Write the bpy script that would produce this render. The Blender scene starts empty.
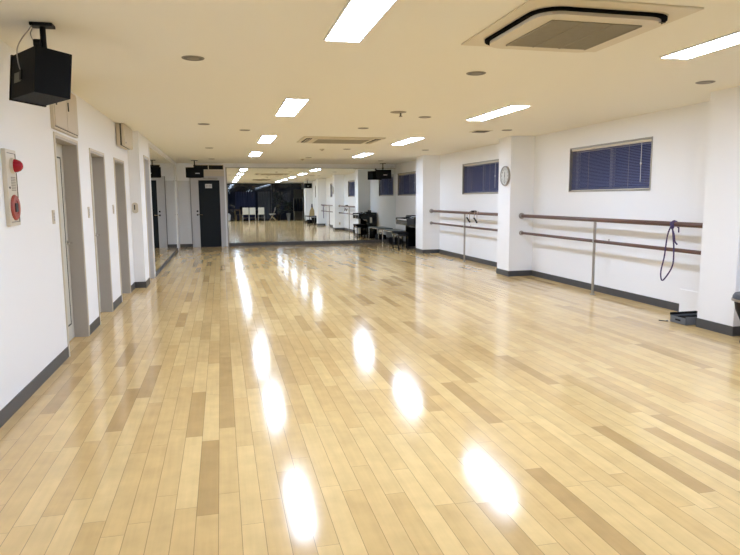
import bpy, bmesh, math, random
from mathutils import Vector, Matrix
random.seed(7)
PI = math.pi
SC = bpy.context.scene
COL = SC.collection

# ------------------------------------------------------------------ camera, world, exposure
cam_data = bpy.data.cameras.new('camera')
cam = bpy.data.objects.new('camera', cam_data)
COL.objects.link(cam)
cr = Vector((0.97292605, -0.23101576, -0.00682838))
cu = Vector((0.03560545, 0.1206295, 0.99205886))
cf = Vector((0.22835753, 0.96544303, -0.125589))
m = Matrix((cr, cu, -cf)).transposed().to_4x4()
m.translation = Vector((0, 0, 1.43))
cam.matrix_world = m
cam_data.sensor_width = 36
cam_data.lens = 623.79 * 36 / 740
cam_data.clip_start = 0.05
SC.camera = cam

world = bpy.data.worlds.new('night')
SC.world = world
world.use_nodes = True
world.node_tree.nodes['Background'].inputs[0].default_value = (0.02, 0.03, 0.09, 1)
world.node_tree.nodes['Background'].inputs[1].default_value = 0.6

SC.view_settings.view_transform = 'Standard'
SC.view_settings.look = 'None'
SC.view_settings.gamma = 1
SC.view_settings.exposure = 0.0
SC.view_settings.use_curve_mapping = False
SC.cycles.max_bounces = 14
SC.cycles.diffuse_bounces = 8
SC.cycles.glossy_bounces = 8
SC.cycles.sample_clamp_indirect = 12
SC.cycles.caustics_reflective = True
SC.cycles.use_denoising = True
SC.cycles.denoising_input_passes = 'RGB_ALBEDO_NORMAL'

LAMP_STRENGTH = 46.0
LAMP_COLOR = (0.82, 1.0, 1.33)

# ------------------------------------------------------------------ room numbers (metres)
H = 2.52
XL, XC = -1.42, -1.25          # left wall, left wall beyond the return
XP, XW = 5.07, 5.53            # pillar faces, right wall
YB, YR = 19.68, -4.2           # mirror wall, rear wall
YC = 10.75                     # where the left wall steps out
PILLARS = [(0.2, 0.75), (5.26, 5.76), (10.43, 10.93), (15.45, 16.05)]

# ------------------------------------------------------------------ materials
def pm(name, color, rough=0.5, metal=0.0, coat=0.0, emis=None, es=0.0, spec=0.5, noise=0.0, nscale=20.0, bump=0.0):
    mt = bpy.data.materials.new(name)
    mt.use_nodes = True
    nt = mt.node_tree
    b = nt.nodes['Principled BSDF']
    b.inputs['Base Color'].default_value = (*color, 1)
    b.inputs['Roughness'].default_value = rough
    b.inputs['Metallic'].default_value = metal
    b.inputs['Coat Weight'].default_value = coat
    b.inputs['Specular IOR Level'].default_value = spec
    if emis:
        b.inputs['Emission Color'].default_value = (*emis, 1)
        b.inputs['Emission Strength'].default_value = es
    if noise or bump:
        tc = nt.nodes.new('ShaderNodeTexCoord')
        n = nt.nodes.new('ShaderNodeTexNoise')
        n.inputs['Scale'].default_value = nscale
        n.inputs['Detail'].default_value = 4
        nt.links.new(tc.outputs['Object'], n.inputs['Vector'])
        if noise:
            mr = nt.nodes.new('ShaderNodeMapRange')
            mr.inputs['To Min'].default_value = 1 - noise
            mr.inputs['To Max'].default_value = 1 + noise
            nt.links.new(n.outputs['Fac'], mr.inputs['Value'])
            mx = nt.nodes.new('ShaderNodeVectorMath'); mx.operation = 'SCALE'
            mx.inputs[0].default_value = color
            nt.links.new(mr.outputs[0], mx.inputs['Scale'])
            nt.links.new(mx.outputs[0], b.inputs['Base Color'])
        if bump:
            bp = nt.nodes.new('ShaderNodeBump')
            bp.inputs['Strength'].default_value = bump
            bp.inputs['Distance'].default_value = 0.002
            nt.links.new(n.outputs['Fac'], bp.inputs['Height'])
            nt.links.new(bp.outputs[0], b.inputs['Normal'])
    return mt

def wall_material():
    mt = pm('wallpaper', (0.86, 0.87, 0.89), 0.75, bump=0.05, nscale=160, noise=0.015)
    nt = mt.node_tree
    return mt

def floor_material():
    mt = bpy.data.materials.new('maple_boards')
    mt.use_nodes = True
    nt = mt.node_tree
    N, L = nt.nodes, nt.links
    b = N['Principled BSDF']
    tc = N.new('ShaderNodeTexCoord')
    sx = N.new('ShaderNodeSeparateXYZ'); L.new(tc.outputs['Object'], sx.inputs[0])
    def mth(op, a, c=None, d=None):
        n = N.new('ShaderNodeMath'); n.operation = op
        for i, v in enumerate((a, c, d)):
            if v is None: continue
            if isinstance(v, (int, float)): n.inputs[i].default_value = v
            else: L.new(v, n.inputs[i])
        return n.outputs[0]
    W, LEN = 0.0985, 0.91
    xr = mth('DIVIDE', mth('ADD', sx.outputs['X'], 50.0), W)
    row = mth('FLOOR', xr)
    fxr = mth('FRACT', xr)
    wn = N.new('ShaderNodeTexWhiteNoise'); wn.noise_dimensions = '1D'
    L.new(row, wn.inputs['W'])
    yo = mth('ADD', mth('DIVIDE', mth('ADD', sx.outputs['Y'], 50.0), LEN), mth('MULTIPLY', wn.outputs['Value'], 7.31))
    idx = mth('FLOOR', yo)
    fyo = mth('FRACT', yo)
    cx = N.new('ShaderNodeCombineXYZ'); L.new(row, cx.inputs[0]); L.new(idx, cx.inputs[1])
    w2 = N.new('ShaderNodeTexWhiteNoise'); w2.noise_dimensions = '2D'
    L.new(cx.outputs[0], w2.inputs['Vector'])
    ramp = N.new('ShaderNodeValToRGB')
    e = ramp.color_ramp.elements
    e[0].position = 0.0; e[0].color = (0.46, 0.30, 0.125, 1)
    e[1].position = 1.0; e[1].color = (0.71, 0.51, 0.235, 1)
    for p, c in ((0.09, (0.53, 0.355, 0.15, 1)), (0.22, (0.615, 0.42, 0.182, 1)), (0.7, (0.66, 0.465, 0.21, 1))):
        k = e.new(p); k.color = c
    L.new(w2.outputs['Value'], ramp.inputs[0])
    # grain drawn out along the boards, offset per board
    mp = N.new('ShaderNodeMapping'); mp.inputs['Scale'].default_value = (38, 2.2, 1)
    ad = N.new('ShaderNodeVectorMath'); ad.operation = 'ADD'
    L.new(tc.outputs['Object'], ad.inputs[0])
    sc = N.new('ShaderNodeVectorMath'); sc.operation = 'SCALE'; sc.inputs['Scale'].default_value = 9.0
    L.new(w2.outputs['Color'], sc.inputs[0]); L.new(sc.outputs[0], ad.inputs[1])
    L.new(ad.outputs[0], mp.inputs[0])
    g = N.new('ShaderNodeTexNoise'); g.inputs['Scale'].default_value = 1.0; g.inputs['Detail'].default_value = 5
    L.new(mp.outputs[0], g.inputs['Vector'])
    g2 = N.new('ShaderNodeTexNoise'); g2.inputs['Scale'].default_value = 7.0; g2.inputs['Detail'].default_value = 3
    L.new(ad.outputs[0], g2.inputs['Vector'])
    gr = mth('ADD', mth('MULTIPLY', g.outputs['Fac'], 0.22), mth('MULTIPLY', g2.outputs['Fac'], 0.34))
    fac = mth('ADD', gr, 0.72)
    # seams
    ex = mth('MINIMUM', fxr, mth('SUBTRACT', 1.0, fxr))
    ey = mth('MINIMUM', fyo, mth('SUBTRACT', 1.0, fyo))
    s1 = mth('LESS_THAN', ex, 0.014)
    s2 = mth('MULTIPLY', mth('LESS_THAN', ey, 0.0016), 0.7)
    seam = mth('MAXIMUM', s1, s2)
    fac2 = mth('MULTIPLY', fac, mth('SUBTRACT', 1.0, mth('MULTIPLY', seam, 0.5)))
    # worn scuffs
    sn = N.new('ShaderNodeTexNoise'); sn.inputs['Scale'].default_value = 0.9; sn.inputs['Detail'].default_value = 8
    L.new(tc.outputs['Object'], sn.inputs['Vector'])
    fac3 = mth('MULTIPLY', fac2, mth('ADD', mth('MULTIPLY', sn.outputs['Fac'], 0.16), 0.92))
    vm = N.new('ShaderNodeVectorMath'); vm.operation = 'SCALE'
    L.new(ramp.outputs['Color'], vm.inputs[0]); L.new(fac3, vm.inputs['Scale'])
    L.new(vm.outputs[0], b.inputs['Base Color'])
    rr = mth('ADD', mth('MULTIPLY', sn.outputs['Fac'], 0.06), 0.09)
    L.new(rr, b.inputs['Roughness']); b.inputs['Diffuse Roughness'].default_value = 0.0
    b.inputs['Specular IOR Level'].default_value = 0.3
    # slight cupping of each board and the seams
    bp = N.new('ShaderNodeBump'); bp.inputs['Strength'].default_value = 0.04; bp.inputs['Distance'].default_value = 0.0012
    wv = N.new('ShaderNodeTexNoise'); wv.inputs['Scale'].default_value = 7.0; wv.inputs['Detail'].default_value = 2
    L.new(tc.outputs['Object'], wv.inputs['Vector'])
    hgt = mth('MULTIPLY', wv.outputs['Fac'], 0.35)
    L.new(hgt, bp.inputs['Height']); L.new(bp.outputs[0], b.inputs['Normal'])
    return mt

M = {}
M['wall'] = wall_material()
M['ceil'] = pm('ceiling_paint', (0.83, 0.81, 0.735), 0.9, bump=0.04, nscale=220)
M['floor'] = floor_material()
M['base'] = pm('grey_vinyl_skirting', (0.065, 0.065, 0.068), 0.45, noise=0.08, nscale=8)
M['steel_frame'] = pm('painted_grey_steel', (0.42, 0.395, 0.36), 0.5, noise=0.03, nscale=40)
M['pale_frame'] = pm('pale_grey_paint', (0.52, 0.52, 0.53), 0.45, noise=0.02, nscale=30)
M['leaf'] = pm('pale_door_paint', (0.60, 0.58, 0.52), 0.5, noise=0.03, nscale=12)
M['white_leaf'] = pm('white_door_paint', (0.66, 0.66, 0.66), 0.4, noise=0.02, nscale=12)
M['dark_leaf'] = pm('charcoal_door_paint', (0.010, 0.013, 0.016), 0.5, spec=0.2, noise=0.1, nscale=10)
M['groove'] = pm('dark_groove', (0.06, 0.055, 0.045), 0.7, noise=0.1)
M['mirror'] = pm('mirror_silver', (0.82, 0.85, 0.83), 0.0, 1.0)
M['mirror_edge'] = pm('mirror_edge', (0.45, 0.46, 0.45), 0.3, 0.6, noise=0.05)
M['chrome'] = pm('chrome', (0.75, 0.75, 0.75), 0.15, 1.0, noise=0.02)
M['steel'] = pm('brushed_steel', (0.42, 0.40, 0.38), 0.35, 1.0, noise=0.08, nscale=60)
M['black'] = pm('black_plastic', (0.006, 0.006, 0.007), 0.5, noise=0.1, spec=0.2)
M['black_paint'] = pm('black_cabinet_coating', (0.005, 0.005, 0.005), 0.6, bump=0.3, nscale=300, noise=0.1, spec=0.12)
M['black_gloss'] = pm('black_gloss', (0.008, 0.008, 0.009), 0.15, noise=0.05)
M['black_cloth'] = pm('black_cloth', (0.007, 0.007, 0.009), 0.9, noise=0.3, nscale=15, spec=0.15)
M['grille'] = pm('speaker_grille', (0.006, 0.006, 0.006), 0.7, bump=0.4, nscale=400, spec=0.12)
M['wood_rail'] = pm('dark_red_brown_varnished_wood', (0.095, 0.04, 0.026), 0.3, noise=0.2, nscale=14)
M['cream'] = pm('cream_plastic', (0.62, 0.56, 0.45), 0.4, noise=0.02)
M['cream_metal'] = pm('cream_painted_metal', (0.60, 0.53, 0.42), 0.5, noise=0.03)
M['ac_panel'] = pm('aircon_panel_plastic', (0.66, 0.60, 0.47), 0.45, noise=0.02)
M['ac_grille'] = pm('aircon_grille', (0.30, 0.27, 0.20), 0.6, noise=0.08)
M['white'] = pm('white_plastic', (0.75, 0.75, 0.74), 0.4, noise=0.02)
M['offwhite'] = pm('offwhite_vinyl', (0.74, 0.72, 0.64), 0.5, noise=0.05)
M['red_lamp'] = pm('red_lens', (0.35, 0.008, 0.02), 0.12, noise=0.05)
M['red'] = pm('red_brown_button_plate', (0.36, 0.06, 0.04), 0.35, noise=0.05)
M['slot'] = pm('black_air_slot', (0.003, 0.003, 0.003), 0.8, spec=0.03, noise=0.05)
M['disc'] = pm('unlit_downlight_reflector', (0.09, 0.08, 0.065), 0.4, 0.3, noise=0.1)
M['discring'] = pm('downlight_ring', (0.22, 0.2, 0.16), 0.5, noise=0.05)
M['alu'] = pm('aluminium_sash', (0.40, 0.38, 0.34), 0.4, 0.6, noise=0.04)
M['slat'] = pm('blue_grey_blind_slat', (0.15, 0.165, 0.30), 0.45, noise=0.04)
M['headrail'] = pm('blind_head_rail', (0.66, 0.60, 0.48), 0.4, noise=0.03)
M['grey_box'] = pm('grey_storage_plastic', (0.15, 0.16, 0.18), 0.45, noise=0.06)
M['purple'] = pm('purple_cord', (0.055, 0.035, 0.12), 0.7, noise=0.3, nscale=60)
M['tan'] = pm('tan_canvas', (0.42, 0.31, 0.14), 0.8, noise=0.1)
M['cord'] = pm('pale_cord', (0.4, 0.3, 0.25), 0.7, noise=0.1)
M['teal_seat'] = pm('grey_green_seat', (0.10, 0.13, 0.125), 0.35, noise=0.08)
M['dark_wood'] = pm('dark_brown_wood', (0.045, 0.03, 0.02), 0.4, noise=0.2)
M['leafy'] = pm('dark_green_leaf', (0.012, 0.03, 0.012), 0.5, noise=0.3)
M['pot'] = pm('pale_grey_pot', (0.22, 0.22, 0.2), 0.6, noise=0.05)
M['soil'] = pm('soil', (0.03, 0.02, 0.012), 0.9, noise=0.3)
M['night_glass'] = pm('night_window_glass', (0.010, 0.013, 0.028), 0.04, spec=0.6, noise=0.05)
M['navy'] = pm('navy_curtain', (0.012, 0.018, 0.06), 0.8, noise=0.15)
M['grey_curtain'] = pm('dark_grey_curtain', (0.05, 0.055, 0.07), 0.8, noise=0.15)
M['paper'] = pm('paper', (0.8, 0.8, 0.78), 0.7, noise=0.01)
M['ink'] = pm('ink', (0.03, 0.03, 0.03), 0.6, noise=0.05)
M['label_grey'] = pm('grey_terminal_label', (0.13, 0.13, 0.10), 0.5, noise=0.1)
M['dial'] = pm('clock_dial', (0.62, 0.63, 0.60), 0.5, noise=0.02)
M['keys'] = pm('ivory_keys', (0.7, 0.7, 0.66), 0.3, noise=0.02)
M['grey_pad'] = pm('grey_seat_pad', (0.07, 0.075, 0.085), 0.5, noise=0.1)
M['lamp'] = pm('lit_fluorescent_diffuser', (0.8, 0.8, 0.8), 0.5, emis=LAMP_COLOR, es=LAMP_STRENGTH, noise=0.01)
gl = bpy.data.materials.new('window_glass'); gl.use_nodes = True
gb = gl.node_tree.nodes['Principled BSDF']
gb.inputs['Transmission Weight'].default_value = 1; gb.inputs['Roughness'].default_value = 0; gb.inputs['IOR'].default_value = 1.45
M['glass'] = gl

# ------------------------------------------------------------------ mesh helpers
class MB:
    def __init__(s): s.bm = bmesh.new()
    def box(s, x0, x1, y0, y1, z0, z1, mat=None, bev=0.0):
        vs = [Vector((x, y, z)) for x in (x0, x1) for y in (y0, y1) for z in (z0, z1)]
        if mat is not None: vs = [mat @ v for v in vs]
        v = [s.bm.verts.new(p) for p in vs]
        fs = [s.bm.faces.new([v[i] for i in q]) for q in ((0, 1, 3, 2), (4, 6, 7, 5), (0, 4, 5, 1), (2, 3, 7, 6), (0, 2, 6, 4), (1, 5, 7, 3))]
        if bev:
            es = list({e for f in fs for e in f.edges})
            bmesh.ops.bevel(s.bm, geom=es, offset=bev, segments=2, affect='EDGES', profile=0.6)
        return s
    def tube(s, pts, r, seg=8, caps=True):
        pts = [Vector(p) for p in pts]
        rs = r if isinstance(r, (list, tuple)) else [r] * len(pts)
        rings = []
        up = None
        for i, p in enumerate(pts):
            d = (pts[min(i + 1, len(pts) - 1)] - pts[max(i - 1, 0)]).normalized()
            if up is None:
                up = Vector((0, 0, 1)) if abs(d.z) < .9 else Vector((1, 0, 0))
            a = d.cross(up).normalized(); b = a.cross(d).normalized(); up = b
            rings.append([s.bm.verts.new(p + (a * math.cos(t) + b * math.sin(t)) * rs[i]) for t in [2 * PI * k / seg for k in range(seg)]])
        for A, B in zip(rings, rings[1:]):
            for k in range(seg):
                s.bm.faces.new((A[k], A[(k + 1) % seg], B[(k + 1) % seg], B[k]))
        if caps:
            s.bm.faces.new(rings[0][::-1]); s.bm.faces.new(rings[-1])
        return s
    def lathe(s, prof, c=(0, 0, 0), axis='z', seg=32, flip=1):
        # prof: list of (r, h) from bottom to top
        c = Vector(c)
        def mk(r, h, t):
            a, b = r * math.cos(t), r * math.sin(t)
            if axis == 'z': return c + Vector((a, b, h))
            if axis == 'x': return c + Vector((h * flip, a, b))
            return c + Vector((a, h * flip, b))
        rings = []
        for r, h in prof:
            if r < 1e-6: rings.append([s.bm.verts.new(mk(0, h, 0))])
            else: rings.append([s.bm.verts.new(mk(r, h, 2 * PI * k / seg)) for k in range(seg)])
        for A, B in zip(rings, rings[1:]):
            for k in range(seg):
                if len(A) == 1 and len(B) == 1: continue
                if len(A) == 1: s.bm.faces.new((A[0], B[(k + 1) % seg], B[k]))
                elif len(B) == 1: s.bm.faces.new((A[k], A[(k + 1) % seg], B[0]))
                else: s.bm.faces.new((A[k], A[(k + 1) % seg], B[(k + 1) % seg], B[k]))
        if len(rings[0]) > 1: s.bm.faces.new(rings[0][::-1])
        if len(rings[-1]) > 1: s.bm.faces.new(rings[-1])
        return s
    def prism(s, poly, z0, z1, mat=None):
        mat = mat or Matrix()
        A = [s.bm.verts.new(mat @ Vector((x, y, z0))) for x, y in poly]
        B = [s.bm.verts.new(mat @ Vector((x, y, z1))) for x, y in poly]
        n = len(poly)
        s.bm.faces.new(A[::-1]); s.bm.faces.new(B)
        for k in range(n): s.bm.faces.new((A[k], A[(k + 1) % n], B[(k + 1) % n], B[k]))
        return s
    def ring_prism(s, outer, inner, z0, z1):
        n = len(outer)
        O0 = [s.bm.verts.new((x, y, z0)) for x, y in outer]; O1 = [s.bm.verts.new((x, y, z1)) for x, y in outer]
        I0 = [s.bm.verts.new((x, y, z0)) for x, y in inner]; I1 = [s.bm.verts.new((x, y, z1)) for x, y in inner]
        for k in range(n):
            j = (k + 1) % n
            s.bm.faces.new((O0[k], O0[j], O1[j], O1[k])); s.bm.faces.new((I0[j], I0[k], I1[k], I1[j]))
            s.bm.faces.new((O1[k], O1[j], I1[j], I1[k])); s.bm.faces.new((O0[j], O0[k], I0[k], I0[j]))
        return s
    def build(s, name, mat, parent=None, smooth=False, label=None):
        bmesh.ops.recalc_face_normals(s.bm, faces=s.bm.faces)
        me = bpy.data.meshes.new(name)
        s.bm.to_mesh(me); s.bm.free()
        me.materials.append(mat if not isinstance(mat, str) else M[mat])
        if smooth:
            for p in me.polygons: p.use_smooth = True
            try: me.set_sharp_from_angle(angle=0.7)
            except Exception: pass
        o = bpy.data.objects.new(name, me)
        COL.objects.link(o)
        if parent: o.parent = parent
        if label: o['label'] = label
        return o

def rrect(w, d, r, n=6, cx=0, cy=0):
    out = []
    for (sx, sy, a0) in ((1, 1, 0), (-1, 1, PI / 2), (-1, -1, PI), (1, -1, 1.5 * PI)):
        for k in range(n + 1):
            a = a0 + PI / 2 * k / n
            out.append((cx + sx * (w / 2 - r) + r * math.cos(a), cy + sy * (d / 2 - r) + r * math.sin(a)))
    return out

def thing(name, label, cat, loc=(0, 0, 0), rz=0, group=None):
    o = bpy.data.objects.new(name, None)
    COL.objects.link(o)
    o.empty_display_size = 0.1
    o.location = loc; o.rotation_euler = (0, 0, rz)
    o['label'] = label; o['category'] = cat
    if group: o['group'] = group
    return o

def tag(o, label, cat, group=None):
    o['label'] = label; o['category'] = cat
    if group: o['group'] = group
    return o

def struct(o, label=None, cat=None):
    o['kind'] = 'structure'
    if label: o['label'] = label
    if cat: o['category'] = cat
    return o

def copy_thing(src, loc, rz=None, label=None, group=None):
    r = src.copy(); COL.objects.link(r); r.location = loc
    if rz is not None: r.rotation_euler = (0, 0, rz)
    if label: r['label'] = label
    if group: r['group'] = group
    for ch in list(src.children):
        c = ch.copy(); COL.objects.link(c); c.parent = r
        for g in list(ch.children):
            d = g.copy(); COL.objects.link(d); d.parent = c
    return r

# ------------------------------------------------------------------ room shell
struct(MB().box(XL - .4, XW + .25, YR - .2, YB + .2, -0.1, 0).build('floor', 'floor'), 'pale maple board floor with a glossy finish', 'floor')
struct(MB().box(XL - .4, XW + .25, YR - .2, YB + .2, H, H + 0.1).build('ceiling', 'ceil'), 'plain off-white ceiling', 'ceiling')

DOORS_L = [(6.13, 7.03, 2.02), (7.67, 8.53, 2.0), (9.33, 10.2, 2.0)]
w = MB()
y = YR
for a, b, h in DOORS_L:
    w.box(XL - .2, XL, y, a, 0, H); w.box(XL - .2, XL, a, b, h, H); y = b
w.box(XL - .2, XL, y, YC, 0, H)
D4 = (11.35, 12.05, 2.17)
w.box(XC - .37, XC, YC, D4[0], 0, H); w.box(XC - .37, XC, D4[0], D4[1], D4[2], H); w.box(XC - .37, XC, D4[1], YB, 0, H)
struct(w.build('wall_left', 'wall'), 'white left wall with three door openings and a step', 'wall')

WIN = [(1.9, 3.9), (7.24, 9.24), (11.88, 13.88), (17.45, 19.4)]
WZ0, WZ1 = 1.51, 2.21
w = MB(); y = YR
for a, b in WIN:
    w.box(XW, XW + .2, y, a, 0, H); w.box(XW, XW + .2, a, b, 0, WZ0); w.box(XW, XW + .2, a, b, WZ1, H); y = b
w.box(XW, XW + .2, y, YB, 0, H)
struct(w.build('wall_right', 'wall'), 'white right wall with high small windows', 'wall')
DX0, DX1 = -0.64, -0.02
w = MB().box(XL - .2, DX0 - .06, YB, YB + .15, 0, H).box(DX0 - .06, DX1 + .06, YB, YB + .15, 2.06, H).box(DX1 + .06, XW + .2, YB, YB + .15, 0, H)
struct(w.build('wall_back', 'wall'), 'white end wall that carries the mirror', 'wall')
struct(MB().box(XL - .2, XW + .2, YR - .15, YR, 0, H).build('wall_front', 'wall'), 'wall behind the camera', 'wall')

lab_p = ['white wall pillar behind the camera position', 'white wall pillar at the right edge beside the grey box',
         'white wall pillar that carries the clock', 'white wall pillar in front of the keyboard']
for i, (a, b) in enumerate(PILLARS):
    struct(MB().box(XP, XW, a, b, 0, H).build('wall_pillar', 'wall'), lab_p[i], 'pillar')
    bb = MB().box(XP - .008, XP, a - .008, b + .008, 0, .1).box(XP, XW - .008, a - .008, a, 0, .1).box(XP, XW - .008, b, b + .008, 0, .1)
    if i == 1:
        bb = MB().box(XP - .008, XP, a - .008, b + .008, 0, .1).box(XP, XW - .008, a - .008, a, 0, .1).box(XP, XW - .05, b, b + .008, 0, .1)
    struct(bb.build('baseboard_pillar', 'base'), 'dark grey skirting around ' + lab_p[i], 'baseboard')

bb = MB(); y = YR
for a, b, h in DOORS_L + [(YC, YC, 0)]:
    bb.box(XL, XL + .008, y, a - (.03 if h else 0), 0, .1); y = b + .03
struct(bb.build('baseboard_left', 'base'), 'dark grey skirting along the left wall', 'baseboard')
struct(MB().box(XL + .008, XC + .008, YC - .008, YC, 0, .1).box(XC, XC + .008, YC, D4[0] - .05, 0, .1).build('baseboard_step', 'base'), 'dark grey skirting at the step of the left wall', 'baseboard')
bb = MB()
ys = [YR] + [v for p in PILLARS for v in p] + [YB]
for k in range(0, len(ys), 2):
    a, b = ys[k], ys[k + 1]
    if k == 4: a = 6.58
    bb.box(XW - .008, XW, a + (.008 if k else 0), b - (.008 if k < 8 else 0), 0, .1)
struct(bb.build('baseboard_right', 'base'), 'dark grey skirting along the right wall', 'baseboard')
struct(MB().box(XC + .008, DX0 - .24, YB - .008, YB, 0, .1).build('baseboard_back', 'base'), 'dark grey skirting left of the dark end door', 'baseboard')
struct(MB().box(XW - .014, XW, 5.77, 6.58, 0, .29, bev=.002).build('trim_1', 'wall'), 'low white boxing at the foot of the right wall', 'trim')
struct(MB().box(XC + .002, DX0 - .24, YB - .006, YB, .1, 2.0).build('trim_2', 'white_leaf'), 'pale panel left of the dark end door', 'trim')

# ------------------------------------------------------------------ doors in the left wall
def left_door(n, a, b, h, x, label, depth=.13, leafmat='leaf', framemat='steel_frame', handle_side=1, closer=False):
    t = bpy.data.objects.new('door_%d' % n, None); COL.objects.link(t); t.location = (x, (a + b) / 2, 0)
    struct(t, label, 'door')
    hw = (b - a) / 2
    # frame lining: jambs, head and narrow front flange
    MB().box(-depth, .006, -hw, -hw + .03, 0, h).box(-depth, .006, hw - .03, hw, 0, h).box(-depth, .006, -hw + .03, hw - .03, h - .03, h)\
        .build('door_frame', framemat, t)
    MB().box(.006, .012, -hw - .016, -hw + .008, 0, h + .016).box(.006, .012, hw - .008, hw + .016, 0, h + .016).box(.006, .012, -hw + .008, hw - .008, h - .008, h + .016) \
        .box(0, .006, -hw - .016, -hw, 0, h + .016).box(0, .006, hw, hw + .016, 0, h + .016).box(0, .006, -hw, hw, h, h + .016) \
        .build('frame_flange', 'cream', t)
    lf = MB().box(-depth - .04, -depth, -hw, hw, 0.006, h, bev=.002).build('door_leaf', leafmat, t)
    g = MB()
    i0, i1, z0, z1 = -hw + .14, hw - .14, .16, h - .16
    for q in ((i0, i0 + .014, z0, z1), (i1 - .014, i1, z0, z1), (i0, i1, z0, z0 + .014), (i0, i1, z1 - .014, z1)):
        g.box(-depth - .001, -depth + .004, q[0], q[1], q[2], q[3])
    g.build('panel_moulding', 'groove', lf)
    hy = handle_side * (hw - .09)
    MB().lathe([(.024, 0), (.024, .008), (.009, .01), (.009, .045), (.009, .05)], (-depth, hy, 1.0), 'x', 16).tube([(-depth + .045, hy, 1.0), (-depth + .045, hy - handle_side * .11, 1.0)], .008).build('door_handle', 'chrome', lf, True)
    return t
left_door(1, *DOORS_L[0], XL, 'recessed grey-framed doorway under the wall cabinet')
left_door(2, *DOORS_L[1], XL, 'middle recessed grey-framed doorway on the left wall')
left_door(3, *DOORS_L[2], XL, 'recessed grey-framed doorway nearest the air conditioner')
left_door(4, *D4, XC, 'narrow white doorway beside the left mirror', .12, 'white_leaf', 'pale_frame')
for a, b, h in DOORS_L:
    pass

# dark end door
t = bpy.data.objects.new('door_5', None); COL.objects.link(t); t.location = ((DX0 + DX1) / 2, YB, 0)
struct(t, 'charcoal door with wide pale grey frame at the far end', 'door')
cx = (DX0 + DX1) / 2
fr = MB()
fr.box(DX0 - .23 - cx, DX0 - cx, -.03, .1, 0, 2.13).box(DX1 - cx, DX1 + .14 - cx, -.03, .1, 0, 2.13).box(DX0 - cx, DX1 - cx, -.03, .1, 2.01, 2.13)
fr.build('door_frame', 'pale_frame', t)
MB().box(DX0 - .012 - .23 - cx, DX0 - .23 - cx, -.034, 0, 0, 2.13).build('frame_seal', 'groove', t)
lf = MB().box(DX0 - cx, DX1 - cx, .0, .04, .006, 2.01).build('door_leaf', 'dark_leaf', t)
MB().box(DX0 - .08 - cx, DX0 - .03 - cx, -.036, -.03, 1.06, 1.11).box(DX0 - .08 - cx, DX0 - .03 - cx, -.036, -.03, .95, 1.0).build('lock_plate', 'black', t)
MB().tube([(DX0 - .045 - cx, -.03, .98), (DX0 - .045 - cx, -.075, .98), (DX0 + .09 - cx, -.075, .98)], .011).build('door_handle', 'chrome', t, True)
MB().box(-.03, .26, -.09, -.03, 2.03, 2.085, bev=.006).tube([(.2, -.1, 2.045), (.0, -.14, 2.05), (-.17, -.06, 2.06)], .016).build('door_closer', 'steel', t, label='silver overhead door closer')
sg = MB().box(-.115, .085, -.006, -.001, 1.775, 1.90).build('sign', 'white', t, label='small white sign plate')
s2 = MB()
for r in range(2):
    for k in range(4):
        s2.box(-.095 + k * .042, -.065 + k * .042, -.008, -.006, 1.845 - r * .04, 1.868 - r * .04)
s2.build('lettering', 'steel_frame', sg)

# slot vent over the end door
t = thing('ceiling_slot_vent', 'long dark slot vent with pale divider over the charcoal door', 'vent', (-.33, YB, 2.395))
MB().box(-.42, .43, -.02, 0, -.075, -.06).box(-.42, .43, -.02, 0, .06, .075).box(-.435, -.42, -.02, 0, -.075, .075).box(.43, .445, -.02, 0, -.075, .075).build('frame', 'cream_metal', t)
MB().box(-.42, .43, -.008, -.001, -.06, .06).build('backing', 'black', t)
sl = MB()
for k in range(4): sl.box(-.42, .43, -.016, -.008, -.05 + k * .028, -.045 + k * .028)
sl.build('louvre', 'black', t)
MB().box(-.012, .012, -.026, -.016, -.06, .06).build('divider', 'headrail', t)
# pale infill between vent and frame
struct(MB().box(-.55, .12, YB - .02, YB, 2.13, 2.31).build('trim_3', 'cream'), 'cream panel between the slot vent and the door frame', 'trim')

# ------------------------------------------------------------------ mirrors
t = thing('wall_mirror', 'wall-to-wall mirror in panels covering the far end wall', 'mirror', (2.85, YB, 0))
x0, x1 = .2, XW - .004
n = 4; pw = (x1 - x0) / n
for k in range(n):
    MB().box(x0 + k * pw + .0015 - 2.85, x0 + (k + 1) * pw - .0015 - 2.85, -.012, -.004, .1, 2.38).build('mirror_panel', 'mirror', t)
MB().box(x0 - 2.85, x1 - 2.85, -.004, 0, .1, 2.38).build('backing', 'mirror_edge', t)
MB().box(x0 - 2.85, x1 - 2.85, -.02, 0, 0, .1).build('base_strip', 'base', t, label='dark grey base strip')
MB().box(x0 - .03 - 2.85, x0 - 2.85, -.02, 0, 0, 2.4).box(x0 - 2.85, x1 - 2.85, -.016, 0, 2.38, 2.395).build('edge_trim', 'alu', t)

MY0, MY1 = 12.25, 18.55
t = thing('wall_mirror', 'tall mirror along the left wall beyond the white doorway', 'mirror', (XC, (MY0 + MY1) / 2, 0))
my = (MY0 + MY1) / 2
for k in range(4):
    L4 = (MY1 - MY0) / 4
    MB().box(.004, .010, MY0 + k * L4 + .0015 - my, MY0 + (k + 1) * L4 - .0015 - my, .07, 2.4).build('mirror_panel', 'mirror', t)
MB().box(0, .004, MY0 - my, MY1 - my, .07, 2.4).build('backing', 'mirror_edge', t)
MB().box(0, .02, MY0 - my, MY1 - my, 0, .07).build('base_strip', 'base', t)
MB().box(0, .03, MY1 - my, MY1 + .12 - my, 0, 2.42).box(0, .011, MY0 - .05 - my, MY0 - my, 0, 2.42).box(0, .014, MY0 - my, MY1 - my, 2.4, 2.46).build('edge_trim', 'white', t)
for z in (1.0, 1.95): MB().box(.03, .045, MY1 + .03 - my, MY1 + .08 - my, z, z + .03).build('clip', 'steel', t)

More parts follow.
